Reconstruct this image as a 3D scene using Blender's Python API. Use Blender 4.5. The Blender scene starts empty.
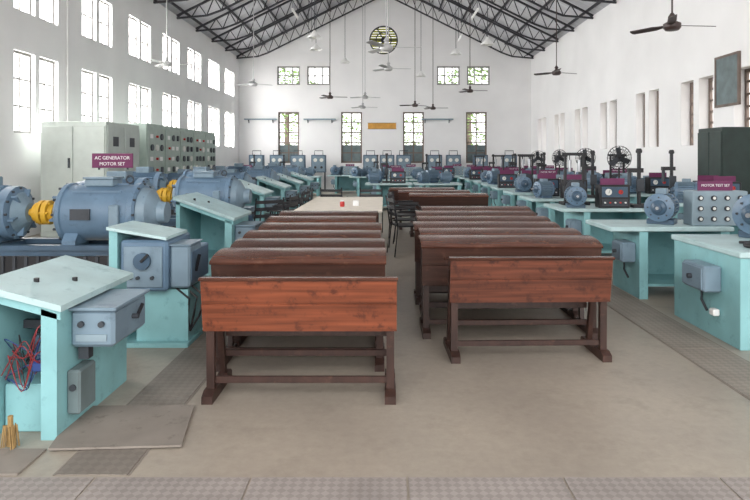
import bpy, math, random
from mathutils import Vector, Matrix
random.seed(7)
scene=bpy.context.scene
COL=scene.collection
def lin(c):
    c=c/255.0
    return c/12.92 if c<=0.04045 else ((c+0.055)/1.055)**2.4
def rgb(t,k=1.0): return tuple(min(1,lin(v)*k) for v in t)+(1,)
# ---------------- materials
def pm(name,c,rough=.5,metal=0,var=.15,scale=5,bump=0,stretch=(1,1,1),detail=4,spec=.5,rnd=0,wear=None,wpos=.56):
    m=bpy.data.materials.new(name); m.use_nodes=True
    nt=m.node_tree; b=nt.nodes['Principled BSDF']
    b.inputs['Roughness'].default_value=rough; b.inputs['Metallic'].default_value=metal
    b.inputs['Specular IOR Level'].default_value=spec
    tc=nt.nodes.new('ShaderNodeTexCoord'); mp=nt.nodes.new('ShaderNodeMapping')
    mp.inputs['Scale'].default_value=stretch
    nz=nt.nodes.new('ShaderNodeTexNoise'); nz.inputs['Scale'].default_value=scale; nz.inputs['Detail'].default_value=detail
    nt.links.new(tc.outputs['Object'],mp.inputs['Vector']); nt.links.new(mp.outputs[0],nz.inputs['Vector'])
    cr=nt.nodes.new('ShaderNodeValToRGB')
    cr.color_ramp.elements[0].position=.3; cr.color_ramp.elements[1].position=.7
    cr.color_ramp.elements[0].color=rgb(c,1-var); cr.color_ramp.elements[1].color=rgb(c,1+var)
    nt.links.new(nz.outputs['Fac'],cr.inputs['Fac'])
    out=cr.outputs['Color']
    if wear:
        n2=nt.nodes.new('ShaderNodeTexNoise'); n2.inputs['Scale'].default_value=9; n2.inputs['Detail'].default_value=8; n2.inputs['Roughness'].default_value=.7
        nt.links.new(tc.outputs['Object'],n2.inputs['Vector'])
        r2=nt.nodes.new('ShaderNodeValToRGB'); r2.color_ramp.elements[0].position=wpos; r2.color_ramp.elements[1].position=wpos+.12
        mx=nt.nodes.new('ShaderNodeMixRGB'); nt.links.new(n2.outputs['Fac'],r2.inputs['Fac']); nt.links.new(r2.outputs[0],mx.inputs[0])
        nt.links.new(out,mx.inputs[1]); mx.inputs[2].default_value=rgb(wear); out=mx.outputs[0]
    if rnd:
        oi=nt.nodes.new('ShaderNodeObjectInfo'); hs=nt.nodes.new('ShaderNodeHueSaturation')
        mr=nt.nodes.new('ShaderNodeMapRange'); mr.inputs['To Min'].default_value=1-rnd; mr.inputs['To Max'].default_value=1+rnd
        nt.links.new(oi.outputs['Random'],mr.inputs['Value']); nt.links.new(mr.outputs[0],hs.inputs['Value'])
        nt.links.new(out,hs.inputs['Color']); out=hs.outputs['Color']
    nt.links.new(out,b.inputs['Base Color'])
    if bump:
        bp=nt.nodes.new('ShaderNodeBump'); bp.inputs['Strength'].default_value=bump; bp.inputs['Distance'].default_value=.02
        nt.links.new(nz.outputs['Fac'],bp.inputs['Height']); nt.links.new(bp.outputs[0],b.inputs['Normal'])
    return m
M={}
M['wall']=pm('whitewash_plaster',(240,239,239),.8,var=.04,scale=.7)
M['roof']=pm('roof_sheet',(196,196,200),.9,var=.12,scale=2,stretch=(.3,6,.3))
M['steel']=pm('painted_truss_steel',(46,46,52),.6,var=.2)
M['wood_top']=pm('varnished_wood_top',(80,50,40),.24,var=.4,scale=4,detail=8,stretch=(.6,7,7),rnd=.3,wear=(106,74,58))
M['wood_orange']=pm('red_brown_wood_panel',(120,64,42),.28,var=.45,scale=3,detail=8,stretch=(.45,6,11),rnd=.1,wear=(82,42,30),wpos=.53)
M['wood_front']=pm('varnished_wood_panel',(98,54,39),.3,var=.5,scale=3,detail=8,stretch=(.45,6,11),rnd=.15,wear=(68,37,29),wpos=.52)
M['wood_choc']=pm('chocolate_wood_panel',(60,37,30),.32,var=.4,scale=3,detail=8,stretch=(.45,6,11),rnd=.3,wear=(80,52,42))
M['wood_dark']=pm('dark_wood_frame',(54,34,28),.4,var=.35,scale=5,stretch=(3,3,1),rnd=.15,wear=(80,54,44))
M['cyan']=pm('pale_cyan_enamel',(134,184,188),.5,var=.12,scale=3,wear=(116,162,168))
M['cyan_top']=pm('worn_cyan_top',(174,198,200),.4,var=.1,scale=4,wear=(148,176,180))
M['blue']=pm('machine_blue_enamel',(94,118,140),.38,var=.14,scale=4,wear=(80,101,120))
M['blue2']=pm('grey_blue_enamel',(116,136,150),.42,var=.12,scale=5,wear=(98,118,132))
M['blued']=pm('dark_blue_enamel',(64,86,106),.4,var=.2,scale=4)
M['black']=pm('black_paint',(28,28,32),.5,var=.3)
M['dgrey']=pm('dark_grey_steel',(62,66,72),.5,metal=.3,var=.2)
M['yellow']=pm('yellow_coupling_paint',(200,156,44),.5,var=.15)
M['chrome']=pm('bare_steel',(170,172,176),.3,metal=.9,var=.1)
M['cab']=pm('pale_grey_cabinet_paint',(186,194,188),.5,var=.06)
M['cab2']=pm('grey_green_panel_paint',(160,174,166),.5,var=.1)
M['cab3']=pm('blue_grey_panel_paint',(132,150,160),.5,var=.1)
M['white']=pm('white_enamel',(232,232,230),.5,var=.04)
M['dial']=pm('meter_dial_white',(222,222,216),.4,var=.04)
M['purple']=pm('maroon_sign_board',(104,36,80),.5,var=.1)
M['red']=pm('red_plastic',(180,40,36),.45,var=.1)
M['cred']=pm('red_cable',(128,36,40),.5); M['cblue']=pm('blue_cable',(40,64,122),.5); M['cblk']=pm('black_cable',(22,22,26),.5)
M['frame']=pm('window_frame_paint',(150,148,146),.6,var=.15)
M['brown']=pm('brown_window_wood',(112,98,90),.6,var=.2)
M['cloth']=pm('cream_table_cloth',(214,206,194),.8,var=.08,scale=8)
M['green']=pm('dark_green_cabinet',(34,50,46),.5,var=.2)
M['board']=pm('notice_board_grey',(100,114,116),.5,var=.2)
M['brass']=pm('yellow_green_grille',(158,160,56),.5,var=.2,scale=10)
M['mat']=pm('worn_rubber_sheet',(134,126,118),.8,var=.12,scale=4,wear=(114,106,98))
M['straw']=pm('straw_brush',(150,122,78),.9,var=.3,scale=20)
M['fanw']=pm('fan_cream_paint',(180,180,180),.4,var=.05)
M['fand']=pm('fan_brown_paint',(64,50,48),.4,var=.1)
M['gold']=pm('plaque_orange_tan',(206,150,62),.5)
M['ground']=pm('outdoor_sandy_ground',(160,150,132),.9,var=.2)
M['leaf']=pm('foliage_green',(136,168,100),.8,var=.4,scale=3,rnd=.2)
def floor_mat():
    m=bpy.data.materials.new('worn_concrete_floor'); m.use_nodes=True; nt=m.node_tree; b=nt.nodes['Principled BSDF']
    tc=nt.nodes.new('ShaderNodeTexCoord')
    def nz(sc,dt,ro=.5):
        n=nt.nodes.new('ShaderNodeTexNoise'); n.inputs['Scale'].default_value=sc; n.inputs['Detail'].default_value=dt; n.inputs['Roughness'].default_value=ro
        nt.links.new(tc.outputs['Object'],n.inputs['Vector']); return n
    n1=nz(.8,7,.6); n2=nz(16,8,.7); n3=nz(3.2,8,.7)
    c1=nt.nodes.new('ShaderNodeValToRGB'); c1.color_ramp.elements[0].position=.3; c1.color_ramp.elements[1].position=.7
    c1.color_ramp.elements[0].color=rgb((156,146,135)); c1.color_ramp.elements[1].color=rgb((186,175,160))
    nt.links.new(n1.outputs['Fac'],c1.inputs['Fac'])
    r3=nt.nodes.new('ShaderNodeValToRGB'); r3.color_ramp.elements[0].position=.5; r3.color_ramp.elements[1].position=.72
    r3.color_ramp.elements[0].color=(0,0,0,1); r3.color_ramp.elements[1].color=(.5,.5,.5,1)
    nt.links.new(n3.outputs['Fac'],r3.inputs['Fac'])
    m3=nt.nodes.new('ShaderNodeMixRGB'); nt.links.new(r3.outputs[0],m3.inputs[0]); nt.links.new(c1.outputs[0],m3.inputs[1]); m3.inputs[2].default_value=rgb((128,119,109))
    mx=nt.nodes.new('ShaderNodeMixRGB'); mx.blend_type='MULTIPLY'; mx.inputs[0].default_value=.34
    nt.links.new(m3.outputs[0],mx.inputs[1]); nt.links.new(n2.outputs['Fac'],mx.inputs[2])
    nt.links.new(mx.outputs[0],b.inputs['Base Color'])
    mr=nt.nodes.new('ShaderNodeMapRange'); mr.inputs['To Min'].default_value=.25; mr.inputs['To Max'].default_value=.5
    nt.links.new(n1.outputs['Fac'],mr.inputs['Value']); nt.links.new(mr.outputs[0],b.inputs['Roughness'])
    return m
M['floor']=floor_mat()
def tile_mat(name,c1,c2,sc):
    m=bpy.data.materials.new(name); m.use_nodes=True; nt=m.node_tree; b=nt.nodes['Principled BSDF']
    tc=nt.nodes.new('ShaderNodeTexCoord'); mp=nt.nodes.new('ShaderNodeMapping'); mp.inputs['Rotation'].default_value=(0,0,.785)
    ck=nt.nodes.new('ShaderNodeTexChecker'); ck.inputs['Scale'].default_value=sc
    ck.inputs['Color1'].default_value=rgb(c1); ck.inputs['Color2'].default_value=rgb(c2)
    nz=nt.nodes.new('ShaderNodeTexNoise'); nz.inputs['Scale'].default_value=3; nz.inputs['Detail'].default_value=6
    mx=nt.nodes.new('ShaderNodeMixRGB'); mx.blend_type='MULTIPLY'; mx.inputs[0].default_value=.5
    nt.links.new(tc.outputs['Object'],mp.inputs[0]); nt.links.new(mp.outputs[0],ck.inputs['Vector'])
    nt.links.new(tc.outputs['Object'],nz.inputs['Vector'])
    nt.links.new(ck.outputs['Color'],mx.inputs[1]); nt.links.new(nz.outputs['Fac'],mx.inputs[2])
    nt.links.new(mx.outputs[0],b.inputs['Base Color']); b.inputs['Roughness'].default_value=.6
    return m
M['tile']=tile_mat('chequered_floor_tile',(174,165,160),(158,149,144),30)
M['plate']=tile_mat('chequer_plate_cover',(146,137,128),(138,129,120),24)
M['plate2']=tile_mat('worn_cover_slab',(164,154,143),(152,142,132),24)
# ---------------- mesh builder
class MB:
    def __init__(s): s.v=[];s.f=[];s.m=[];s.mats=[]
    def mi(s,mat):
        mat=M[mat]
        if mat not in s.mats: s.mats.append(mat)
        return s.mats.index(mat)
    def add(s,vs,fs,mat):
        o=len(s.v); i=s.mi(mat); s.v+= [tuple(v) for v in vs]
        for f in fs: s.f.append([a+o for a in f]); s.m.append(i)
        return s
    def box(s,c,d,mat,b=0,R=None):
        hx,hy,hz=[q/2 for q in d]; vs=[];fs=[]
        b=min(b,hx*.45,hy*.45,hz*.45)
        sg=[(x,y,z) for x in(-1,1) for y in(-1,1) for z in(-1,1)]
        if b<=0:
            vs=[Vector((x*hx,y*hy,z*hz)) for x,y,z in sg]
            fs=[(0,1,3,2),(4,6,7,5),(0,4,5,1),(2,3,7,6),(0,2,6,4),(1,5,7,3)]
        else:
            for x,y,z in sg:
                vs+= [Vector((x*hx,y*(hy-b),z*(hz-b))),Vector((x*(hx-b),y*hy,z*(hz-b))),Vector((x*(hx-b),y*(hy-b),z*hz))]
            q=lambda i,k:i*3+k
            for k,F in((0,[(0,1,3,2),(4,6,7,5)]),(1,[(0,4,5,1),(2,3,7,6)]),(2,[(0,2,6,4),(1,5,7,3)])):
                for f in F: fs.append([q(i,k) for i in f])
            for i in range(8):
                fs.append([q(i,0),q(i,1),q(i,2)])
                for bit,(k1,k2) in((1,(0,1)),(2,(0,2)),(4,(1,2))):
                    j=i^bit
                    if j>i: fs.append([q(i,k1),q(i,k2),q(j,k2),q(j,k1)])
        c=Vector(c)
        vs=[(R@v if R else v)+c for v in vs]
        return s.add(vs,fs,mat)
    def bx(s,x0,x1,y0,y1,z0,z1,mat,b=0):
        return s.box(((x0+x1)/2,(y0+y1)/2,(z0+z1)/2),(abs(x1-x0),abs(y1-y0),abs(z1-z0)),mat,b)
    def bar(s,p0,p1,w,h,mat):
        p0=Vector(p0);p1=Vector(p1);d=p1-p0
        R=d.to_track_quat('X','Z').to_matrix()
        return s.box((p0+p1)/2,(d.length,w,h),mat,0,R)
    def prof(s,p0,p1,pr,mat,seg=20,cap=True):
        p0=Vector(p0);d=(Vector(p1)-p0).normalized()
        R=d.to_track_quat('Z','Y').to_matrix(); vs=[];fs=[]
        for t,r in pr:
            for i in range(seg):
                a=2*math.pi*i/seg; vs.append(p0+R@Vector((r*math.cos(a),r*math.sin(a),t)))
        for k in range(len(pr)-1):
            for i in range(seg):
                j=(i+1)%seg; fs.append([k*seg+i,k*seg+j,(k+1)*seg+j,(k+1)*seg+i])
        if cap: fs.append(list(range(seg))); fs.append([(len(pr)-1)*seg+i for i in range(seg)])
        return s.add(vs,fs,mat)
    def cyl(s,p0,p1,r,mat,seg=16,r2=None):
        L=(Vector(p1)-Vector(p0)).length
        return s.prof(p0,p1,[(0,r),(L,r if r2 is None else r2)],mat,seg)
    def prism(s,pts,ax,d0,d1,mat):
        n=len(pts); vs=[]
        for d in(d0,d1):
            for a,b in pts:
                vs.append({'x':(d,a,b),'y':(a,d,b),'z':(a,b,d)}[ax])
        fs=[list(range(n)),list(range(n,2*n))]+[[i,(i+1)%n,n+(i+1)%n,n+i] for i in range(n)]
        return s.add(vs,fs,mat)
    def tube(s,pts,r,mat,seg=6,closed=False):
        pts=[Vector(p) for p in pts]; n=len(pts); vs=[];fs=[]
        for k in range(n):
            a=pts[(k-1)%n] if (k>0 or closed) else pts[k]; b=pts[(k+1)%n] if (k<n-1 or closed) else pts[k]
            R=(b-a).normalized().to_track_quat('Z','Y').to_matrix()
            for i in range(seg):
                t=2*math.pi*i/seg; vs.append(pts[k]+R@Vector((r*math.cos(t),r*math.sin(t),0)))
        for k in range(n if closed else n-1):
            k2=(k+1)%n
            for i in range(seg):
                j=(i+1)%seg; fs.append([k*seg+i,k*seg+j,k2*seg+j,k2*seg+i])
        return s.add(vs,fs,mat)
    def make(s,name,parent=None,label=None,cat=None,**kw):
        me=bpy.data.meshes.new(name); me.from_pydata(s.v,[],s.f)
        for m in s.mats: me.materials.append(m)
        me.polygons.foreach_set('material_index',s.m)
        import bmesh
        bm=bmesh.new(); bm.from_mesh(me); bmesh.ops.recalc_face_normals(bm,faces=bm.faces); bm.to_mesh(me); bm.free()
        me.polygons.foreach_set('use_smooth',[True]*len(me.polygons))
        me.set_sharp_from_angle(angle=math.radians(32))
        o=bpy.data.objects.new(name,me); COL.objects.link(o)
        if parent: o.parent=parent
        if label: o['label']=label
        if cat: o['category']=cat
        for k,v in kw.items(): o[k]=v
        return o
def root(name,label,cat,loc=(0,0,0),rz=0,group=None):
    o=bpy.data.objects.new(name,None); o.empty_display_size=.1; COL.objects.link(o)
    o.location=loc; o.rotation_euler=(0,0,rz); o['label']=label; o['category']=cat
    if group: o['group']=group
    return o
def dup(o,loc=None,rz=None,label=None,sc=None,parent=None):
    n=o.copy(); COL.objects.link(n)
    if parent: n.parent=parent
    if loc is not None: n.location=loc
    if rz is not None: n.rotation_euler=(0,0,rz)
    if sc is not None: n.scale=sc
    if label: n['label']=label
    for c in list(o.children): dup(c,parent=n)
    return n
def struct(mb,name): return mb.make(name,kind='structure')
def text(s,size,mat,parent,loc,rot,name='lettering'):
    cu=bpy.data.curves.new(name,'FONT'); cu.body=s; cu.size=size; cu.align_x='CENTER'; cu.align_y='CENTER'; cu.extrude=.001
    t=bpy.data.objects.new('tmp',cu); COL.objects.link(t)
    dg=bpy.context.evaluated_depsgraph_get(); me=bpy.data.meshes.new_from_object(t.evaluated_get(dg))
    bpy.data.objects.remove(t)
    me.materials.clear(); me.materials.append(M[mat])
    o=bpy.data.objects.new(name,me); COL.objects.link(o); o.parent=parent; o.location=loc; o.rotation_euler=rot
    return o
# ================= SHELL
W=7.3; D=30.0; Y0=-3.0
def zr(x): return 10.25-.5*abs(x)
mb=MB(); mb.bx(-W-.4,W+.4,Y0,D+.4,-.2,0,'floor'); struct(mb,'floor')
mb=MB(); mb.bx(-80,80,-60,90,-.5,-.21,'ground'); g=mb.make('ground',label='sandy open yard around the hall',cat='ground',kind='structure')
def wall(name,axis,pos0,pos1,u0,u1,z0,z1,holes):
    us=sorted({u0,u1}|{h[0] for h in holes}|{h[1] for h in holes}); mb=MB()
    for a,b in zip(us,us[1:]):
        hs=sorted([(h[2],h[3]) for h in holes if h[0]<=a+1e-6 and h[1]>=b-1e-6]); z=z0
        for s,e in hs+[(z1,z1)]:
            if s-z>1e-4:
                if axis=='x': mb.bx(pos0,pos1,a,b,z,s,'wall')
                else: mb.bx(a,b,pos0,pos1,z,s,'wall')
            z=e
    return mb
wn=0
def win(axis,pos,u0,u1,z0,z1,nx,nz,mat='frame',solid=None,t=.05):
    global wn; wn+=1; mb=MB()
    def B(a,b,c,d,m,p0=-.03,p1=.03):
        if axis=='x': mb.bx(pos+p0,pos+p1,a,b,c,d,m)
        else: mb.bx(a,b,pos+p0,pos+p1,c,d,m)
    B(u0,u0+t,z0,z1,mat);B(u1-t,u1,z0,z1,mat);B(u0+t,u1-t,z0,z0+t,mat);B(u0+t,u1-t,z1-t,z1,mat)
    for i in range(1,nx):
        u=u0+(u1-u0)*i/nx; B(u-t*.4,u+t*.4,z0+t,z1-t,mat,-.02,.02)
    for i in range(1,nz):
        z=z0+(z1-z0)*i/nz; B(u0+t,u1-t,z-t*.35,z+t*.35,mat,-.015,.015)
    if solid:
        B(u0+t,u1-t,z0+t,solid,'board',-.012,.012)
    return struct(mb,'window_%d'%wn)
hl=[]
LY=[6.5,9.1,11.8,14.45,17.1,19.7,22.2,24.8,27.4]
for y in LY:
    for a,b in((y,y+.72),(y+.88,y+1.6)):
        hl.append((a,b,2.1,3.75)); hl.append((a,b,4.55,5.7))
struct(wall('wall_left','x',-W-.3,-W,Y0,D+.3,0,6.6,hl),'wall_left')
for a,b,c,d in hl: win('x',-W-.12,a,b,c,d,2,3 if c<3 else 2)
hr=[]
RY=[5.9,8.5,11.1,13.35,16.0,18.9,21.6,24.4,27.2]
for y in RY:
    for a,b in((y,y+.6),(y+.85,y+1.45)):
        hr.append((a,b,1.9,3.45))
struct(wall('wall_right','x',W,W+.4,Y0,D+.3,0,6.6,hr),'wall_right')
for a,b,c,d in hr:
    win('x',W+.25,a,b,c,d,2,6,'brown',t=.07)
hf=[]
FX=[-5.35,-2.2,.9,4.05]
for x in FX: hf.append((x,x+1.05,1.35,3.9))
for x in(-5.4,-3.9,2.6,4.1): hf.append((x,x+1.15,5.25,6.2))
mb=wall('wall_back','y',D,D+.3,-W-.3,W+.3,0,6.6,hf)
cx,cz,rr=-.07,7.5,.72
N=32
def outer(a):
    dx,dz=math.cos(a),math.sin(a); best=1e9
    for (nx,nz,c) in((0,-1,-6.6),(.5,1,10.35),(-.5,1,10.35)):
        den=nx*dx+nz*dz
        if den>1e-9:
            t=(c-(nx*cx+nz*cz))/den
            if t>0: best=min(best,t)
    return (cx+dx*best,cz+dz*best)
angs=sorted([2*math.pi*i/N for i in range(N)]+[math.atan2(6.6-cz,7.5-cx)%(2*math.pi),math.atan2(6.6-cz,-7.5-cx)%(2*math.pi),math.atan2(10.35-cz,0-cx)%(2*math.pi)])
for k in range(len(angs)):
    a=angs[k]; b=angs[(k+1)%len(angs)]
    o1,o2=outer(a),outer(b); i1=(cx+rr*math.cos(a),cz+rr*math.sin(a)); i2=(cx+rr*math.cos(b),cz+rr*math.sin(b))
    mb.prism([i1,o1,o2,i2],'y',D,D+.3,'wall')
struct(mb,'wall_back')
for a,b,c,d in hf:
    if c<3: win('y',D+.12,a,b,c,d,2,5,'brown',solid=2.25,t=.08)
    else: win('y',D+.12,a,b,c,d,3,2,'frame',t=.08)
wn+=1; mb=MB()
mb.tube([(cx+.7*math.cos(2*math.pi*i/24),D+.05,cz+.7*math.sin(2*math.pi*i/24)) for i in range(24)],.05,'steel',6,True)
mb.tube([(cx+.38*math.cos(2*math.pi*i/24),D+.0,cz+.38*math.sin(2*math.pi*i/24)) for i in range(24)],.025,'steel',6,True)
mb.cyl((cx,D+.0,cz),(cx,D+.06,cz),.14,'steel',16)
for i in range(6):
    a=math.pi*i/3; mb.bar((cx,D+.0,cz),(cx+.7*math.cos(a),D+.0,cz+.7*math.sin(a)),.04,.045,'steel')
for i in range(12):
    z=cz-.66+i*.12; h=math.sqrt(max(0,.5-(z-cz)**2)); mb.bx(cx-h,cx+h,D+.03,D+.04,z-.052,z+.052,'brass')
struct(mb,'window_%d'%wn)
mb=MB()
for s in(-1,1):
    mb.prism([(0,10.35),(s*(W+.6),10.35-.5*(W+.6)),(s*(W+.6),10.45-.5*(W+.6)),(0,10.45)],'y',Y0,D+.6,'roof')
    for i in range(7):
        x=s*(.5+i*1.1); z=10.35-.5*abs(x); mb.bx(x-.025,x+.025,Y0,D,z-.08,z+.01,'steel')
struct(mb,'ceiling')
def truss(y):
    mb=MB(); y1=y
    for s in(-1,1):
        A=lambda t:(s*(7.25-7.25*t),y1,6.55+3.62*t)
        def Bt(t):
            d=.08+.5*min(1,t*6) 
            return (s*(7.25-7.25*t),y1,6.55+3.62*t-d)
        mb.bar(A(0),A(1),.07,.07,'steel')
        n=14
        for i in range(n):
            a,b=i/n,(i+1)/n
            mb.bar(Bt(a),Bt(b),.07,.06,'steel')
            m=(a+b)/2
            mb.bar(Bt(a),A(m),.03,.03,'steel'); mb.bar(A(m),Bt(b),.03,.03,'steel')
    return mb
t0=truss(0).make('roof_truss',label='dark steel lattice roof truss spanning the hall',cat='roof truss',group='steel roof trusses')
t0.location=(0,29.3,0)
for y in(27.2,25.1,23.0,20.9,18.8,16.7,14.6,12.5): dup(t0,(0,y,0))
mb=MB()
x=-5.3-.036
for i in range(14):
    for y in(1.55,2.28): mb.bx(x+.006,x+.772,y+.006,y+.716,0,.006,'tile')
    x+=.778
struct(mb,'trim_1')
for n,(a,b) in enumerate(((-1.66,-1.30),(2.42,2.84))):
    mb=MB(); y=3.02; pl=('plate','plate2')[n]
    while y<24:
        mb.bx(a,b,y+.004,y+.996,0,.006,pl); y+=1.0
    mb.bx(a-.014,a-.004,3.02,24,0,.004,'mat'); mb.bx(b+.004,b+.014,3.02,24,0,.004,'mat')
    struct(mb,'trim_%d'%(n+2))
mb=MB(); mb.prism([(-1.83,3.26),(-1.12,3.3),(-1.22,3.84),(-1.95,3.82)],'z',.01,.022,'mat')
mb.make('floor_mat',label='worn brown rubber sheet lying over the duct covers',cat='floor mat')
mb=MB(); mb.bx(-3.2,-1.85,3.02,3.28,0,.012,'mat'); mb.make('floor_cover_plate',label='flat grey cover plate on the concrete floor',cat='floor plate')
# ================= DESKS
def desk(w,dep=.5,drop=0,front='wood_front',bulge=.03):
    r=root('school_desk','dark varnished wooden desk with trestle legs','desk',group='wooden desks in the central rows')
    h=w/2; yb=-.26+dep
    n=12; top=[];bot=[]
    for i in range(n+1):
        t=i/n; y=-.268+t*(yb+.268); z=.838-drop*t+bulge*math.sin(math.pi*t)-(.012*(1-t*6) if t<.16 else 0)
        top.append((y,z)); bot.append((y,z-.022))
    mb=MB(); mb.prism([(-.276,.818)]+top+[(yb+.008,top[-1][1]-.012)]+bot[::-1],'x',-h,h,'wood_top'); mb.make('desktop',r)
    # one wide panel leaning out at the top, faint joint line
    mb=MB(); mb.prism([(-.200,.462),(-.229,.644),(-.225,.647),(-.230,.652),(-.258,.812),(-.252,.822),(-.238,.822),(-.18,.462)],'x',-h+.008,h-.008,front)
    mb.make('front_panel',r)
    MB().bx(-h+.1,h-.1,-.16,yb-.06,.6,.618,'wood_dark').make('book_shelf',r)
    for s in(-1,1):
        x=s*(h-.05)
        mb=MB(); mb.prism([(-.18,.46),(-.235,.812),(yb-.02,.812-drop),(yb-.0,.76-drop),(yb-.03,.7),(yb-.12,.63),(0,.56),(-.1,.46)],'x',x-.014,x+.014,'wood_dark'); mb.make('side_panel',r)
        mb=MB(); mb.prism([(-.17,.05),(-.178,.6),(-.13,.6),(-.12,.05)],'x',x-.026,x+.026,'wood_dark'); mb.make('leg',r)
        mb=MB(); mb.prism([(.13,.05),(yb-.1,.68),(yb-.05,.68),(.18,.05)],'x',x-.02,x+.02,'wood_dark'); mb.make('leg',r)
        mb=MB(); mb.prism([(-.25,0),(-.25,.05),(-.2,.075),(-.07,.075),(-.04,.045),(.1,.045),(.13,.07),(.22,.07),(.25,.05),(.25,0)],'x',x-.036,x+.036,'wood_dark'); mb.make('foot',r)
    for y,z,q in((-.14,.125,.022),(.15,.21,.022),(.15,.36,.03)):
        MB().bx(-h+.07,h-.07,y-.012,y+.012,z-q,z+q,'wood_dark',.003).make('stretcher',r)
    return r
dk=desk(1.29,.36,.09,'wood_orange',0); dk.location=(-.56,4.14,0); dk['label']='red-brown varnished wooden desk with plank front at head of row'
d2=desk(1.29,.36,.07,'wood_front',0); d2.location=(1.14,4.93,0); d2.rotation_euler=(0,0,math.radians(1.5)); d2['label']='dark brown varnished wooden desk with plank front at head of row'
L='dark varnished wooden desk with trestle legs, packed in row'
dw=desk(1.32,.56,-.01,'wood_choc'); dw.location=(-.65,4.74,0); dw['label']=L
for x,y,a in((-.66,5.33,0.5),(-.70,5.96,-.5),(-.70,6.66,.3),(-.77,7.45,-.3),(-.76,8.2,0)): dup(dw,(x,y,0),math.radians(a))
dx=desk(1.6,.56,-.01,'wood_choc'); dx.location=(1.12,5.55,0); dx['label']='wide dark varnished wooden desk packed in row'
for x,y,a in((1.15,6.15,.5),(1.12,6.78,-.5),(1.2,7.45,.3),(1.22,8.2,-.3),(1.34,9.0,0.3),(1.3,12.4,0),(1.1,13.6,0),(.9,14.8,0)): dup(dx,(x,y,0),math.radians(a))
# ================= TABLE AND CHAIRS
r=root('meeting_table','long wide table topped with cream cloth between chairs','table',(-.74,11.05,0))
MB().bx(-.7,.7,-1.6,1.6,.74,.78,'cloth',.008).make('table_top',r)
MB().bx(-.6,.6,-1.5,1.5,.66,.738,'wood_dark').make('apron',r)
for x in(-.58,.58):
    for y in(-1.4,1.4): MB().bx(x-.03,x+.03,y-.03,y+.03,0,.66,'wood_dark',.004).make('leg',r)
r=root('jar','small red jar standing on the cloth-covered table','jar',(-.72,10.1,.781))
MB().prof((0,0,0),(0,0,1),[(0,.035),(.02,.04),(.07,.04),(.09,.03)],'red').make('body',r)
MB().cyl((0,0,.09),(0,0,.11),.03,'white').make('lid',r)
r=root('carton','small white carton standing on the cloth-covered table','box',(-.5,10.3,.781))
MB().bx(-.05,.05,-.04,.04,0,.08,'white',.003).make('body',r); MB().bx(-.045,.045,-.035,.035,.08,.088,'white').make('lid',r)
ch=root('armchair','black slim metal-framed armchair beside the table','chair',(-2.0,9.75,0),math.radians(-145),group='black chairs around the table')
ch.scale=(1.05,1.05,1.1)
MB().bx(-.22,.22,-.21,.21,.43,.455,'black',.01).make('seat',ch)
mb=MB()
for z in(.62,.72,.82): mb.box((0,.245+(z-.43)*.1,z),(.44,.014,.05),'black',.004)
mb.make('backrest',ch)
for s in(-1,1):
    MB().tube([(s*.23,-.24,0),(s*.23,-.22,.43),(s*.23,-.2,.62),(s*.23,-.15,.66),(s*.23,.24,.66)],.012,'black').make('front_leg',ch)
    MB().tube([(s*.23,.28,0),(s*.23,.23,.43),(s*.22,.3,.88)],.012,'black').make('back_leg',ch)
    MB().bx(s*.23-.02,s*.23+.02,-.18,.2,.665,.68,'black',.005).make('armrest',ch)
for x,y,a in((-1.88,10.5,-100),(-1.86,11.25,-85),(-1.86,12.0,-95),(-1.9,12.75,-70),(.38,10.0,105),(.4,10.9,80),(.42,11.75,100),(-.3,13.15,180),(-1.1,13.15,170)):
    dup(ch,(x,y,0),math.radians(a))
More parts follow.
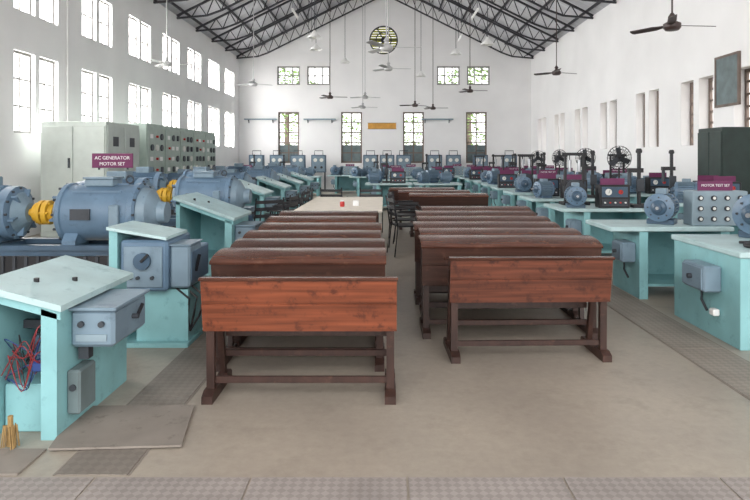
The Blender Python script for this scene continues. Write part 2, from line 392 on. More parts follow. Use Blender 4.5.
# ================= MOTOR GENERATOR SETS
def mgset():
    r=root('motor_generator_set','blue motor and generator coupled on steel bed','machine',group='motor generator sets')
    for y in(-.26,.26):
        mb=MB(); mb.bx(-1.6,1.06,y-.05,y+.05,.66,.71,'blued'); mb.bx(-1.6,1.06,y-.012,y+.012,.6,.66,'blued'); mb.make('bed_rail',r)
    for x in(-1.5,-.6,.1,.95): MB().bx(x-.04,x+.04,-.21,.21,.65,.7,'blued').make('cross_member',r)
    mb=MB(); mb.bx(-1.6,1.0,-.3,-.28,.3,.6,'black')
    for i in range(22): mb.bx(-1.58+i*.12,-1.55+i*.12,-.315,-.3,.3,.6,'dgrey')
    mb.make('guard_panel',r)
    for x in(-1.45,-.2,.9):
        MB().bx(x-.06,x+.06,-.27,.27,0,.6,'cyan',.005).make('bed_leg',r)
    zc=1.02
    b=MB(); b.prof((0,0,zc),(1,0,zc),[(0.02,.29),(.04,.315),(.08,.315),(.09,.295),(.76,.295),(.77,.315),(.82,.315),(.84,.29)],'blue',32)
    for a in(50,90,130): 
        q=math.radians(a); b.box((.42,.3*math.cos(q),zc+.3*math.sin(q)),(.5,.02,.02),'blue')
    bo=b.make('generator',r)
    def shield(pr,xb,rb,s):
        e=MB(); e.prof(pr[0],pr[1],pr[2],'blue2',24)
        for i in range(12):
            q=math.pi*i/6; e.cyl((xb,rb*math.cos(q),zc+rb*math.sin(q)),(xb+s*.025,rb*math.cos(q),zc+rb*math.sin(q)),.014,'dgrey',6)
        for i in range(6):
            q=math.pi*i/3+.26; R=Matrix.Rotation(q,3,'X'); e.box(Vector((xb+s*.05,.18*math.cos(q),zc+.18*math.sin(q))),(.06,.14,.02),'blue',0,R)
        e.make('end_shield',bo)
    shield(((.84,0,zc),(2,0,zc),[(0,.27),(.08,.24),(.14,.15),(.16,.12),(.24,.11)]),.82,.3,1)
    shield(((-.06,0,zc),(2,0,zc),[(0,.12),(.02,.2),(.08,.27)]),.03,.3,-1)
    for x in(.1,.6):
        e=MB(); e.prism([(-.28,.71),(-.28,.75),(-.2,.85),(.2,.85),(.28,.75),(.28,.71)],'x',x,x+.14,'blue'); e.make('foot',bo)
    e=MB(); e.bx(.25,.55,-.12,.12,zc+.28,zc+.36,'blue2',.012); e.bx(.24,.56,-.13,.13,zc+.36,zc+.38,'blue2'); e.make('terminal_box',bo)
    MB().bx(.6,.7,-.34,-.27,zc-.14,zc+.1,'blue2',.01).make('connection_box',bo)
    MB().bx(.2,.4,-.315,-.285,zc-.05,zc+.06,'dgrey').make('name_plate',bo)
    e=MB(); e.tube([(.68+.04*math.cos(t*math.pi/5),0,zc+.35+.04*math.sin(t*math.pi/5)) for t in range(10)],.01,'dgrey',6,True); e.make('lifting_eye',bo)
    b=MB(); b.prof((-1.4,0,zc),(1,0,zc),[(0,.2),(.03,.27),(.1,.28),(.1,.25),(.8,.25),(.8,.28),(.9,.28),(.93,.2)],'blue',32)
    for i in range(28):
        q=2*math.pi*i/28
        if -2.2<((q+math.pi)%(2*math.pi)-math.pi)<-.95: continue
        R=Matrix.Rotation(q,3,'X'); b.box(Vector((-.95,.265*math.cos(q),zc+.265*math.sin(q))),(.66,.05,.012),'blue',0,R)
    bo=b.make('motor',r)
    shield(((-.47,0,zc),(2,0,zc),[(0,.22),(.05,.16),(.09,.1)]),-.5,.26,1)
    e=MB(); e.prof((-1.55,0,zc),(2,0,zc),[(0,.16),(.02,.22),(.16,.25)],'blued',24); e.make('fan_cover',bo)
    for x in(-1.3,-.75): MB().bx(x,x+.12,-.27,.27,.71,.82,'blue',.01).make('foot',bo)
    e=MB(); e.bx(-1.05,-.75,-.13,.13,zc+.26,zc+.38,'blue2',.012); e.make('terminal_box',bo)
    c=MB(); c.prof((-.38,0,zc),(1,0,zc),[(0,.04),(.06,.04),(.06,.1),(.11,.1),(.11,.13),(.15,.13),(.15,.06),(.17,.06),(.17,.13),(.22,.13),(.22,.09),(.27,.09),(.27,.05),(.34,.05)],'yellow',20)
    for i in range(6):
        q=math.pi*i/3; c.cyl((-.29,.11*math.cos(q),zc+.11*math.sin(q)),(-.14,.11*math.cos(q),zc+.11*math.sin(q)),.014,'yellow',6)
    c.make('coupling',r)
    return r
mg=mgset(); mg.location=(-3.4,6.4,0)
dup(mg,(-3.12,9.1,0))
for i,y in enumerate((11.8,14.5,17.2,19.9,22.6)):
    dup(mg,(-3.95-.12*(i%2),y,0),sc=(.86,.95,(1.02,.95,.98)[i%3]))
# ================= CONTROL DESKS
def console(wd=.58,dp=.62,zl=.0,sl=.36,openf=False):
    r=root('control_desk','pale cyan sloping control desk with grey-blue switch boxes','control desk',group='sloping control desks')
    L=-wd; zt=lambda x:.775+zl-x*sl
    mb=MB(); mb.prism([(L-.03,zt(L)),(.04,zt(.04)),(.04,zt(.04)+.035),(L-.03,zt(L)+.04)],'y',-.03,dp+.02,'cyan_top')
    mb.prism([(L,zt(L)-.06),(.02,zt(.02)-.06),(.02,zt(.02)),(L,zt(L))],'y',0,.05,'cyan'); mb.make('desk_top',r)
    mb=MB(); mb.prism([(-.09,0),(0,0),(0,zt(0)-.03),(-.09,zt(0))],'y',0,dp,'cyan'); mb.make('side_panel',r)
    mb=MB(); mb.prism([(L,0),(L+.05,0),(L+.05,zt(L)-.04),(L,zt(L)-.03)],'y',0,dp,'cyan'); mb.make('side_panel',r)
    mb=MB(); mb.prism([(L+.05,.12),(-.09,.12),(-.09,zt(-.09)-.05),(L+.05,zt(L)-.06)],'y',dp-.07,dp-.04,'blued' if openf else 'cyan'); mb.make('back_panel',r)
    MB().bx(L+.06,-.09,.1,dp-.1,.0,.28,'cyan',.008).make('plinth',r)
    if openf:
        MB().bx(L+.08,-.2,.35,.7,.28,.5,'blue',.012).make('inner_case',r)
        MB().bx(L+.05,-.09,.3,.34,.55,.6,'dgrey').make('inner_rail',r)
        MB().bx(-.18,-.09,.2,.32,.36,.5,'black',.01).make('contactor',r)
    b=MB(); b.bx(0,.26,.14,.62,.48,.70,'blue2',.02); b.bx(-.0,.28,.12,.64,.70,.72,'blue2',.005)
    bo=b.make('switch_box',r)
    for x in(.07,.19): MB().cyl((x,.14,.62),(x,.12,.62),.018,'dgrey',10).make('knob',bo)
    MB().bx(.04,.22,.13,.14,.52,.56,'cab3').make('name_plate',bo)
    e=MB(); e.cyl((.26,.4,.6),(.3,.4,.6),.016,'dgrey',8); e.bar((.29,.4,.6),(.31,.44,.67),.016,.016,'black'); e.make('switch_handle',bo)
    for y in(.18,.48): MB().bx(.03,.09,y,y+.06,.4,.48,'dgrey').make('cable_gland',bo)
    b=MB(); b.bx(0,.08,.1,.3,.1,.36,'board',.012); bo=b.make('gauge_box',r)
    MB().cyl((.04,.1,.26),(.04,.09,.26),.02,'dgrey',10).make('gauge_dial',bo)
    for i in range(2):
        x=L+.16+i*.13; z=zt(x)+.035; MB().cyl((x,.25+.2*(i%2),z-.01),(x,.25+.2*(i%2),z+.02),.016,'black',10).make('terminal_knob',r)
    return r
cn=console(.42,.92,-.03,.27,True); cn.location=(-1.86,3.4,0)
c3=console(.72,.95,.03); c3.location=(-1.98,7.75,0)
for y in(10.45,13.15,15.85,18.55,21.25): dup(c3,(-2.66,y,0))
def switchstand():
    r=root('switchgear_stand','grey-blue switchgear cabinet on narrow cyan stand under sloping lid','switchgear',group='switchgear stands')
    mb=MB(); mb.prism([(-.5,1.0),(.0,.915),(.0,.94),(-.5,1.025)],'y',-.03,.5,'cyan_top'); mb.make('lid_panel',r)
    mb=MB(); mb.prism([(-.3,0),(.14,0),(.14,.48),(-.3,.48)],'y',.1,.75,'cyan'); mb.prism([(-.49,0),(-.42,0),(-.42,.985),(-.49,.995)],'y',.0,.45,'cyan'); mb.make('stand_body',r)
    MB().bx(-.44,.16,.03,.78,0,.04,'cyan',.004).make('base_plate',r)
    b=MB(); b.bx(-.4,.0,.0,.6,.48,.91,'blue',.02); b.bx(-.36,-.04,-.015,0,.52,.86,'blue2',.008); bo=b.make('starter_housing',r)
    MB().cyl((-.2,-.015,.74),(-.2,-.05,.74),.07,'blued',18).make('dial_plate',bo)
    MB().bar((-.2,-.06,.74),(-.14,-.06,.8),.02,.02,'black').make('starter_handle',bo)
    for x in(-.3,-.24,-.12): MB().cyl((x,-.015,.6),(x,-.035,.6),.016,'dgrey',8).make('terminal_stud',bo)
    b=MB(); b.bx(.0,.17,.05,.38,.5,.86,'blue2',.018); b.bx(.0,.18,.04,.39,.86,.87,'blue2'); b=b.make('isolator_box',r)
    MB().bar((.18,.18,.62),(.2,.22,.76),.02,.02,'black').make('isolator_handle',b)
    MB().bx(.17,.175,.09,.34,.55,.8,'blue').make('cover_plate',b)
    b=MB(); b.bx(.0,.14,.42,.7,.5,.8,'blue',.012); b.make('meter_case',r)
    for i in range(3):
        x=.03+.05*i; MB().tube([(x,.1+.05*i,.5),(x+.12,.1+.05*i,.4),(x+.1,.12,.25),(.15,.12,.12)],.01,'cblk').make('conduit',r)
    return r
ss=switchstand(); ss.location=(-1.82,5.02,0)
def cable(parent,pts,r,m):
    n=[]; 
    P=[Vector(p) for p in pts]; P=[P[0]]+P+[P[-1]]
    for i in range(1,len(P)-2):
        for k in range(6):
            t=k/6; a,b,c,d=P[i-1:i+3]
            n.append(.5*((2*b)+(c-a)*t+(2*a-5*b+4*c-d)*t*t+(3*b-a-3*c+d)*t**3))
    n.append(P[-1]); MB().tube(n,r,m,5).make('cable',parent)
for i in range(16):
    z0=random.uniform(.4,.66); y=random.uniform(.0,.2); m=('cred','cblue','cred','cblk')[i%4]
    xe=random.uniform(-.36,-.26); zm=random.uniform(.25,.6); z2=random.uniform(.3,.62)
    cable(cn,[(-.09,y+.04,z0),(-.13,y-.02,z0+random.uniform(-.05,.06)),(-.2,y-.03,zm),(xe,y,z2),(xe-.01,y+.08,(z2+zm)/2-.05)],.003,m)
MB().bx(-.17,-.09,.04,.12,.37,.43,'cblue',.01).make('plug',cn)
r=root('hand_broom','bundle of straw bristles standing beside the control desk','broom',(-2.06,3.3,.012))
mb=MB()
for i in range(40):
    a=random.random()*6.28; q=random.random()*.035; mb.cyl((q*math.cos(a),q*math.sin(a),.12),(1.3*q*math.cos(a+.2),1.3*q*math.sin(a+.2),0),.0035,'straw',4)
mb.make('bristles',r); MB().cyl((0,0,.11),(0,0,.17),.014,'straw',8).make('handle',r)
def signboard(loc,w,h,post,t1,t2,lab):
    r=root('sign_board',lab,'sign',loc)
    MB().bx(-w/2,w/2,-.012,.012,post,post+h,'purple',.003).make('board',r)
    for s in(-1,1): MB().bx(s*w*.35-.012,s*w*.35+.012,.012,.03,0,post+h*.6,'dgrey').make('post',r)
    text(t1,w*.115,'white',r,(0,-.014,post+h*.68),(math.pi/2,0,0))
    if t2: text(t2,w*.115,'white',r,(0,-.014,post+h*.27),(math.pi/2,0,0))
    return r
signboard((-4.14,9.12,1.42),.62,.22,.03,'AC GENERATOR','MOTOR SET','maroon sign with white lettering above a motor set')
# ================= RIGHT BENCHES
def bench(w=1.45,d=1.1,closed=False):
    r=root('laboratory_bench','pale cyan painted laboratory bench with grey switch box','workbench',group='cyan laboratory benches')
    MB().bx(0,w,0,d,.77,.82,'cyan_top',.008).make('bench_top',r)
    xs=.02 if closed else .34
    MB().bx(xs,xs+.1,.03,d-.03,0,.77,'cyan',.004).make('side_panel',r)
    MB().bx(w-.14,w-.04,.03,d-.03,0,.77,'cyan',.004).make('side_panel',r)
    if closed:
        MB().bx(.12,w-.14,.04,.07,.04,.77,'cyan').make('front_panel',r)
    else:
        MB().bx(xs+.1,w-.14,d-.1,d-.07,.1,.77,'cyan').make('back_panel',r)
    MB().bx(xs+.1,w-.14,.15,d-.12,.12,.15,'cyan').make('shelf',r)
    y0,y1,z0,z1=(.3,.68,.42,.65) if closed else (.12,.42,.4,.63)
    b=MB(); b.bx(xs-.16,xs,y0,y1,z0,z1,'blue2',.014); b.bx(xs-.175,xs-.16,y0+.02,y1-.02,z0+.02,z1-.02,'blue2',.004); bo=b.make('switch_box',r)
    MB().cyl((xs-.175,(y0+y1)/2,(z0+z1)/2),(xs-.21,(y0+y1)/2,(z0+z1)/2),.022,'dgrey',10).make('knob',bo)
    MB().tube([(xs-.08,(y0+y1)/2,z0),(xs-.08,(y0+y1)/2,z0-.1),(xs-.03,(y0+y1)/2,z0-.2)],.012,'dgrey').make('conduit',bo)
    if closed:
        MB().box((xs-.04,.35,.24),(.06,.08,.06),'white',.01).make('socket_box',r)
    return r
b1=bench(1.5,1.2,True); b1.location=(2.93,4.95,0)
b2=bench(1.4,.85); b2.location=(2.54,6.76,0)
bl=[(2.72,9.2),(2.8,11.4),(2.85,13.4),(2.9,15.4),(2.95,17.4),(3.0,19.4),(3.0,21.4),(3.0,23.4)]
bn=bench(); bn.location=(2.72,9.2,0)
for x,y in bl[1:]: dup(bn,(x,y,0))
RB=((5.0,10.2),(5.0,12.8),(5.0,15),(5.0,17.2),(5.0,19.4),(5.0,21.6),(5,24))
for x,y in RB: dup(bn,(x,y,0))
MBN=((-.6,18.2),(.9,18.2),(-.6,21.5),(.9,21.5),(-1.5,25),(.1,25),(1.7,25),(-6.4,20.5),(-6.4,23),(-6.4,25.5),(-4.2,25.2),(-2.6,27),(-1,27),(.6,27),(2.3,27),(-5.4,27.3),(4.2,27))
for x,y in MBN: dup(bn,(x,y,0))
BT=.82
def dialpanel(loc,sign):
    r=root('dial_panel','blue-grey instrument panel with rows of round knobs and maroon sign','instrument panel',loc)
    MB().bx(-.32,.32,-.11,.11,0,.4,'cab3',.01).make('housing',r)
    for i in range(4):
        for j in range(3):
            x=-.23+i*.153; z=.08+j*.12
            d=MB().cyl((x,-.11,z),(x,-.13,z),.03,'dgrey',16).make('dial',r)
            MB().cyl((x,-.13,z),(x,-.133,z),.018,'dial',14).make('dial_face',d)
    s=MB().bx(-.2,.2,-.01,.012,.4,.51,'purple').make('sign_plate',r)
    text(sign,.042,'white',s,(0,-.013,.46),(math.pi/2,0,0))
    return r
dp=dialpanel((3.85,7.0,BT),'MOTOR TEST SET')
def smotor():
    r=root('small_motor','small grey-blue electric motor standing on a bench','motor',group='small motors on benches')
    b=MB(); b.prof((-.2,0,.2),(1,0,.2),[(0,.1),(.01,.14),(.02,.165),(.06,.165),(.06,.14),(.33,.14),(.33,.165),(.37,.165),(.38,.14),(.4,.1)],'blue',24)
    for i in range(24):
        q=2*math.pi*i/24; b.box((0,.15*math.cos(q),.2+.15*math.sin(q)),(.26,.03,.008),'blue2',0,Matrix.Rotation(q,3,'X'))
    bo=b.make('motor_body',r)
    for s in(-1,1):
        e=MB(); e.prof((s*.2,0,.2),(s*1,0,.2),[(0,.09),(.02,.08),(.04,.045),(.06,.04)],'blued',16)
        for i in range(8):
            q=math.pi*i/4; e.cyl((s*.185,.12*math.cos(q),.2+.12*math.sin(q)),(s*.205,.12*math.cos(q),.2+.12*math.sin(q)),.01,'dgrey',6)
        e.make('bearing_cap',bo)
    MB().bx(-.12,.12,-.15,.15,0,.06,'blued',.006).make('foot',r)
    MB().bx(-.07,.07,-.06,.06,.35,.42,'blue2',.008).make('terminal_box',r)
    MB().cyl((-.3,0,.2),(.3,0,.2),.018,'chrome',10).make('shaft',r)
    return r
sm=smotor(); sm.location=(3.3,7.15,BT); sm.rotation_euler=(0,0,math.radians(55))
dup(sm,(3.72,5.85,BT),math.radians(35),sc=(1.3,1.3,1.2))
def meterbox():
    r=root('meter_box','small dark meter box with round dial under maroon sign','meter',group='meter boxes on benches')
    MB().bx(-.24,.24,-.1,.1,0,.36,'black',.01).make('housing',r)
    MB().bx(-.2,.2,-.108,-.1,.17,.33,'blued').make('front_plate',r)
    for x,rr_,m in((-.1,.05,'dial'),(.09,.035,'red')):
        d=MB().cyl((x,-.108,.25),(x,-.12,.25),rr_,m,18).make('dial',r)
        MB().bar((x,-.123,.23),(x+.02,-.123,.28),.004,.005,'black').make('needle',d)
    MB().bx(-.2,.2,-.112,-.1,.03,.14,'dgrey').make('terminal_strip',r)
    for i in range(5): MB().cyl((-.16+i*.08,-.11,.085),(-.16+i*.08,-.14,.085),.013,'red' if i%2 else 'white',8).make('terminal',r)
    MB().bx(-.19,.19,-.01,.01,.36,.46,'purple').make('sign_plate',r)
    return r
mt=meterbox()
def stand():
    r=root('brake_test_stand','black steel brake stand with twin columns and spring balances','test stand',group='brake test stands')
    MB().bx(-.22,.22,-.15,.15,0,.05,'black',.006).make('base',r)
    for s in(-1,1):
        MB().bx(s*.15-.02,s*.15+.02,-.02,.02,.05,.85,'black',.003).make('column',r)
        b=MB().cyl((s*.08,0,.55),(s*.08,0,.75),.03,'chrome',12).make('spring_balance',r)
        MB().cyl((s*.08,0,.75),(s*.08,0,.82),.008,'dgrey',6).make('hook',b)
    MB().bx(-.2,.2,-.03,.03,.82,.87,'black',.004).make('crossbar',r)
    b=MB().prof((0,-.07,.25),(0,1,.25),[(0,.17),(.02,.17),(.02,.14),(.12,.14),(.12,.17),(.14,.17)],'dgrey',24).make('brake_drum',r)
    MB().cyl((0,-.1,.25),(0,.1,.25),.03,'chrome',10).make('shaft',b)
    return r
st=stand()
def colstand():
    r=root('column_stand','black single-column stand with arm and spring balance','test stand',group='column stands on benches')
    MB().bx(-.14,.14,-.12,.12,0,.05,'black',.006).make('base',r)
    MB().cyl((0,0,.05),(0,0,.9),.03,'black',12).make('column',r)
    MB().bx(-.18,.06,-.04,.04,.55,.62,'black',.006).make('arm',r)
    MB().prof((0,0,.86),(0,0,1),[(0,.045),(.03,.05),(.07,.035)],'black',12).make('cap',r)
    MB().cyl((-.15,0,.34),(-.15,0,.55),.03,'dgrey',12).make('spring_balance',r)
    MB().bx(-.06,.06,-.07,-.03,.25,.45,'dgrey',.006).make('clamp',r)
    return r
cs=colstand(); cs.location=(4.02,9.5,BT)
def pfan():
    r=root('stand_fan','black stand fan with round wire guard on a bench','fan',group='stand fans on benches')
    MB().prof((0,0,0),(0,0,1),[(0,.16),(.02,.16),(.04,.05)],'black').make('base',r)
    MB().cyl((0,0,.03),(0,0,.62),.016,'black',10).make('pole',r)
    MB().prof((0,.16,.78),(0,-1,.78),[(0,.03),(.02,.06),(.14,.065),(.16,.03)],'black').make('motor_housing',r)
    mb=MB()
    for rd,y in((.2,-.03),(.2,.0),(.15,-.05),(.1,-.065),(.05,-.07),(.15,.03),(.1,.045)):
        mb.tube([(rd*math.cos(2*math.pi*i/24),y,.78+rd*math.sin(2*math.pi*i/24)) for i in range(24)],.004,'black',4,True)
    for i in range(20):
        a=2*math.pi*i/20; c,s_=math.cos(a),math.sin(a)
        mb.tube([(.03*c,-.07,.78+.03*s_),(.15*c,-.05,.78+.15*s_),(.2*c,-.015,.78+.2*s_),(.1*c,.045,.78+.1*s_)],.003,'black',4)
    mb.make('wire_guard',r)
    for i in range(3):
        a=2*math.pi*i/3+.4; R=Matrix.Rotation(a,3,'Y'); mb=MB()
        mb.box(Vector((0,-.02,.78))+R@Vector((.1,0,0)),(.16,.012,.09),'dgrey',0,R@Matrix.Rotation(.4,3,'X')); mb.make('blade',r)
    return r
pf=pfan(); pf.location=(3.92,10.05,BT)
dup(pf,(4.1,12.28,BT)); dup(pf,(4.15,14.28,BT),math.radians(15)); dup(pf,(4.15,16.28,BT),math.radians(-10))
usedm=False; useds=False
def put(kind,x,y,a=0):
    global usedm,useds
    src={'m':mt,'s':st,'o':sm,'d':dp,'c':cs}[kind]
    if kind=='m' and not usedm: usedm=True; src.location=(x,y,BT); return
    if kind=='s' and not useds: useds=True; src.location=(x,y,BT); return
    k=random.uniform(.88,1.12) if kind=='o' else 1
    dup(src,(x,y,BT),math.radians(a),sc=(k,k,k))
lay=[('m','s','o'),('m','m','o'),('d','s','o'),('m','o','m'),('d','s','o'),('m','m','o'),('o','s','m'),('m','d','o')]
for i,(x,y) in enumerate(bl):
    a,b,c=lay[i]
    put(c,x+.3,y+.32,random.choice([80,90,20]) if c=='o' else 0)
    put(a,x+.86,y+.25,random.uniform(-6,6))
    put(b,x+.5 if i else x+.45,y+.85)
    if i%2: put('c',x+1.3,y+.45)
    if i>3: put('m',x+1.1,y+.9)
for i,(x,y) in enumerate(RB):
    put('o',x+.3,y+.35,random.uniform(0,180)); put('mmd'[i%3],x+1.0,y+.4)
    put('cs'[i%2],x+.3,y+.9); put('mo'[i%2],x+.95,y+.85)
for i,(x,y) in enumerate(MBN):
    put('o',x+.3,y+.4,random.uniform(0,180)); put('mod'[i%3],x+1.0,y+.45)
    if i%3==0: put('c',x+.65,y+.85)
    else: put('o',x+.6,y+.85,20)
r=root('load_pulley','blackened steel spoked pulley lying on the bench','pulley',(3.25,5.2,BT))
MB().tube([(.11*math.cos(2*math.pi*i/24),.11*math.sin(2*math.pi*i/24),.02) for i in range(24)],.018,'black',8,True).make('rim',r)
mb=MB(); mb.cyl((0,0,0),(0,0,.04),.03,'dgrey')
for i in range(3):
    a=math.pi*i/3; mb.bar((-.1*math.cos(a),-.1*math.sin(a),.02),(.1*math.cos(a),.1*math.sin(a),.02),.015,.01,'dgrey')
mb.make('hub',r)
r=root('iron_bar_tool','short dark iron bar with handle lying on the bench','tool',(3.4,5.45,BT))
MB().cyl((-.18,0,.015),(.12,0,.015),.013,'black',8).make('shank',r); MB().cyl((.12,0,.018),(.24,0,.018),.018,'wood_dark' ,8).make('handle',r)
# ================= CABINETS
def cabinet(y0,y1,x0,x1,h,mat,lab,nd,meters,grp=None):
    r=root('switchboard_cabinet',lab,'cabinet',(x0,y0,0))
    w=x1-x0;d=y1-y0
    MB().bx(0,w,0,d,0,h,mat,.01).make('body',r)
    dd=d/nd
    for i in range(nd):
        do=MB().bx(w,w+.025,i*dd+.03,(i+1)*dd-.03,.12,h-.08,mat,.006).make('door',r)
        MB().bx(w+.025,w+.05,(i+1)*dd-.1,(i+1)*dd-.07,h*.3,h*.36,'dgrey').make('handle',do)
        if meters:
            for k in range(5):
                zz=h-.3-k*.27
                for j in range(3):
                    yy=i*dd+dd*(.22+.28*j)
                    t=random.choice('mmsdl')
                    if t=='m': MB().cyl((w+.025,yy,zz),(w+.055,yy,zz),.08,random.choice(['dgrey','dial','dgrey']),14).make('meter',do)
                    elif t=='s': MB().bx(w+.025,w+.07,yy-.05,yy+.05,zz-.07,zz+.07,'dgrey',.01).make('switch',do)
                    elif t=='d': MB().cyl((w+.025,yy,zz),(w+.07,yy,zz),.03,'red',10).make('push_button',do)
                    else: MB().bx(w+.025,w+.03,yy-.09,yy+.09,zz-.05,zz+.05,'white').make('label_plate',do)
        else:
            MB().bx(w+.025,w+.03,i*dd+.25,i*dd+.5,h-.5,h-.3,'dgrey').make('meter',do)
    if not meters:
        for i in range(2):
            a=.04+i*(w-.04)/2; 
            MB().bx(a,a+(w-.1)/2,-.02,0,.12,h-.1,mat,.006).make('side_door',r)
            MB().bx(a+(w-.1)/2-.08,a+(w-.1)/2-.05,-.05,-.02,1.4,1.6,'dgrey').make('handle',r)
    return r
cabinet(12.1,13.7,-6.95,-5.62,2.34,'cab','tall pale grey switchboard cabinet against the window wall',2,False)
y=14.1
for i in range(5): 
    c=cabinet(y,y+1.1,-6.6,-5.6,2.42,'cab2','grey-green switchboard cabinet crowded with meters and switches',1,True); c['group']='meter switchboard cabinets'; y+=1.14
r=root('steel_cupboard','dark green steel cupboard standing against the wall','cupboard',(6.75,12.0,0))
MB().bx(-.25,.5,-.45,.45,0,2.2,'green',.01).make('body',r)
for y in(-.43,.01):
    d=MB().bx(-.275,-.25,y,y+.42,.1,2.12,'green',.005).make('door',r)
    MB().bx(-.3,-.275,y+.1,y+.13,1.0,1.15,'chrome').make('handle',d)
r=root('notice_board','framed grey notice board hanging on the white wall','notice board',(7.275,12.75,3.2))
MB().bx(-.015,.02,-.4,.4,-.45,.55,'board').make('panel',r)
mb=MB(); mb.bx(-.03,.024,-.45,-.4,-.5,.6,'brown');mb.bx(-.03,.024,.4,.45,-.5,.6,'brown');mb.bx(-.03,.024,-.4,.4,.55,.6,'brown');mb.bx(-.03,.024,-.4,.4,-.5,-.45,'brown'); mb.make('frame',r)
def rack():
    r=root('instrument_rack','blue instrument rack with round meter before the end wall','instrument rack',group='instrument racks along the end wall')
    MB().bx(-.35,.35,-.15,.15,.9,1.75,'blued',.01).make('housing',r)
    MB().bx(-.3,.3,-.17,-.15,.95,1.7,'blue2').make('front_plate',r)
    for x in(-.15,.15): 
        MB().cyl((x,-.17,1.5),(x,-.2,1.5),.09,'dial',16).make('meter',r)
        MB().cyl((x,-.17,1.15),(x,-.2,1.15),.06,'black',12).make('knob',r)
    for x in(-.3,.3): MB().bx(x-.03,x+.03,-.1,.1,0,.9,'dgrey').make('leg',r)
    MB().tube([(-.2,0,1.75),(-.2,0,1.95),(.2,0,1.95),(.2,0,1.75)],.02,'dgrey').make('lifting_rail',r)
    return r
rk=rack(); rk.location=(-.7,29,0)
for x in(.1,.9,2.4,3.3,-3.2,-4.2,6.0,-6.2,4.6,-5.2): dup(rk,(x,29,0))
r=root('plaque','small orange-tan plaque mounted on the end wall','plaque',(-.15,29.98,3.2))
MB().bx(-.7,.7,-.02,.02,-.14,.14,'gold').make('board',r); 
mb=MB(); 
for z in(-.16,.14): mb.bx(-.72,.72,-.03,.02,z,z+.02,'brown')
mb.make('frame',r)
le=None
for x in(-3.25,2.6,-6.2):
    if le is None:
        le=root('wall_ledge','thin grey ledge fixed on the end wall between windows','ledge',(x,29.9,3.5),0,'grey wall ledges')
        MB().bx(-.8,.8,-.1,.1,0,.06,'cab3').make('shelf_board',le)
        for s in(-.6,.6): MB().prism([(.1,-.15),(.1,0),(-.06,0)],'x',s-.02,s+.02,'dgrey').make('bracket',le)
    else: dup(le,(x,29.9,3.5))
def tubel(loc,rz=0):
    r=root('tube_light','white tube light hanging from roof on thin rods','light',loc,rz,group='suspended tube lights')
    MB().bx(-.62,.62,-.03,.03,0,.05,'white',.006).make('batten',r)
    MB().cyl((-.58,0,-.03),(.58,0,-.03),.014,'white',8).make('tube',r)
    for s in(-1,1): MB().bx(s*.6-.015,s*.6+.015,-.02,.02,-.05,0,'white').make('tube_holder',r)
    return r
ht=tubel((3.0,20,6.4),math.radians(90)); 
for s in(-.5,.5): MB().cyl((s,0,.05),(s,0,zr(3.0)-6.4+.05),.008,'dgrey',5).make('suspension_rod',ht)
for x,y in((-3,20),(-3,24),(3,24)): dup(ht,(x,y,6.4),math.radians(90))
def cfan(m,name_label,loc,rz=0):
    r=root('ceiling_fan',name_label,'ceiling fan',loc,rz,group='ceiling fans')
    MB().prof((0,0,-.09),(0,0,1),[(0,.04),(.01,.1),(.05,.13),(.11,.13),(.15,.06),(.2,.03)],m,20).make('motor_housing',r)
    for i in range(3):
        a=2*math.pi*i/3; R=Matrix.Rotation(a,3,'Z')
        b=MB(); vs=[(.12,-.03),(.2,-.04),(.3,-.07),(.68,-.06),(.7,-.03),(.7,.03),(.68,.06),(.3,.06),(.2,.04),(.12,.03)]
        vv=[R@Vector((x,y,z+y*.25)) for z in(-.01,0) for x,y in vs]; n=len(vs)
        b.add(vv,[list(range(n)),list(range(n,2*n))]+[[k,(k+1)%n,n+(k+1)%n,n+k] for k in range(n)],m); b.make('blade',r)
    L=zr(loc[0])-loc[2]
    ro=MB().cyl((0,0,0),(0,0,1),.014,m,8).make('down_rod',r); ro.scale=(1,1,L)
    MB().prof((0,0,.1),(0,0,1),[(0,.03),(.03,.06),(.09,.02)],m).make('canopy',r)
    return r
for x,y,z,a,m in((4.45,9.3,3.66,5,'fand'),(5.0,17.5,4.1,20,'fand'),(.03,12,3.82,0,'fanw'),(.1,18,4.3,10,'fanw'),(-6.0,16.5,4.2,15,'fanw'),(-.8,24,4.05,30,'fanw'),(-2.2,24,4.05,10,'fand'),(1.3,26,3.9,40,'fand'),(3.4,24,4.3,0,'fand'),(-1,27,3.9,20,'fanw'),(2.2,27.5,3.9,0,'fand'),(-4.6,21,4.2,33,'fanw')):
    cfan(m,('dark brown' if m=='fand' else 'cream')+' three-blade ceiling fan on long down rod',(x,y,z),math.radians(a))
def pend(loc):
    r=root('pendant_lamp','white dome pendant lamp hanging on a thin cable','pendant lamp',loc,group='pendant lamps')
    MB().prof((0,0,0),(0,0,1),[(0,.2),(.05,.18),(.13,.08),(.2,.04),(.22,.02)],'white',20,False).make('lamp_shade',r)
    L=zr(loc[0])-loc[2]-.2; c=MB().cyl((0,0,0),(0,0,1),.01,'dgrey',6).make('cable',r); c.location=(0,0,.2); c.scale=(1,1,L)
    MB().prof((0,0,-.02),(0,0,1),[(0,.03),(.03,.06),(.1,.03)],'dial',12).make('bulb',r)
for p in((2.9,17,4.8),(-2.3,20,5.2),(-1.6,24,5.4),(2.6,22,5.4),(-2.0,17,5.0),(1.5,25,5.0)): pend(p)
MB().cyl((-7.275,13.75,0),(-7.275,13.75,6.4),.022,'white',8).make('conduit_pipe',label='thin white conduit pipe fixed vertically to the wall',cat='pipe')
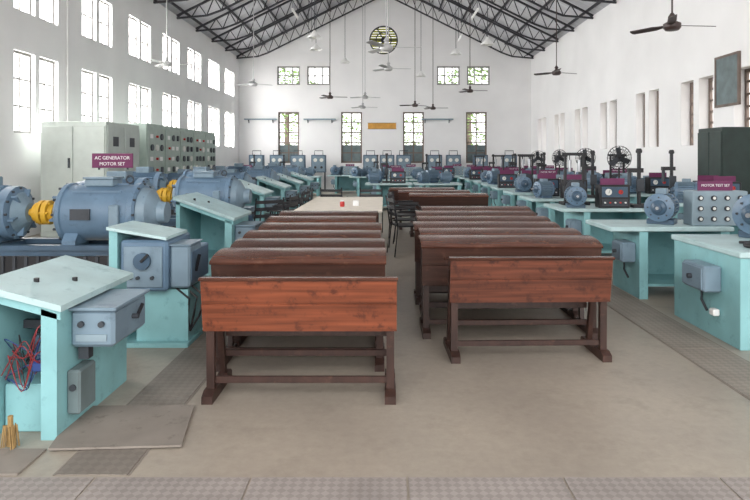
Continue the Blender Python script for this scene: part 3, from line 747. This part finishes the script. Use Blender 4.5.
def tree(loc,s):
    r=root('garden_tree','leafy green tree standing outside the windows','tree',loc,random.random()*6,group='trees outside the hall'); r.scale=(s,s,s)
    MB().prof((0,0,0),(0,0,1),[(0,.16),(1.2,.1),(2.6,.06)],'brown',8).make('trunk',r)
    mb=MB()
    for i in range(1500):
        a=random.random()*6.28; q=random.random()**.5*1.6; z=2.4+random.uniform(-1.5,1.6); q*=math.sqrt(max(.05,1-((z-2.4)/1.7)**2))
        R=Matrix.Rotation(random.random()*6,3,'Z')@Matrix.Rotation(random.random()*3,3,'X')
        c=Vector((q*math.cos(a),q*math.sin(a),z)); k=.075
        mb.add([c+R@Vector(v) for v in((-k,0,0),(0,-k*.5,0),(k,0,.02),(0,k*.5,0))],[(0,1,2,3)],'leaf')
    mb.make('foliage',r,kind='stuff'); return r
tr=tree((-6.2,38,-.2),1.85)
for x,y,s in((-2.2,34.2,1.05),(1.7,34.5,1.05),(5.4,38.5,1.9),(-.2,40,1.2)): dup(tr,(x,y,-.2),random.random()*6,sc=(s,s,s))
# ================= WORLD & LIGHT
w=bpy.data.worlds.new('sky'); scene.world=w; w.use_nodes=True; nt=w.node_tree; bg=nt.nodes['Background']
bg.inputs['Color'].default_value=(.98,.98,.98,1); bg.inputs['Strength'].default_value=2.5
def area(loc,rot,sx,sy,p,col=(1,1,1)):
    l=bpy.data.lights.new('daylight_fill','AREA'); l.shape='RECTANGLE'; l.size=sx; l.size_y=sy; l.energy=p; l.color=col
    o=bpy.data.objects.new('daylight_fill',l); COL.objects.link(o); o.location=loc; o.rotation_euler=rot
area((0,Y0-.3,4.2),(math.radians(78),0,0),13,4.5,300,(1,.98,.96))  # added fill lamp, out of view behind the camera, brightens the near objects
area((-8.6,18.5,4.4),(math.radians(90),0,math.radians(-90)),25,5,7600,(1,.99,.97))
area((8.6,18.5,6.4),(math.radians(60),0,math.radians(90)),25,3,2800,(1,.99,.97))
# ================= CAMERA
cam=bpy.data.cameras.new('camera'); co=bpy.data.objects.new('camera',cam); COL.objects.link(co)
co.location=(0,0,1.6); co.rotation_euler=(math.radians(90),0,0)
cam.sensor_width=36; cam.lens=28.8; cam.shift_x=-10/750; cam.shift_y=-92/750; cam.clip_end=300
scene.camera=co
scene.view_settings.view_transform='Standard'; scene.view_settings.exposure=.33
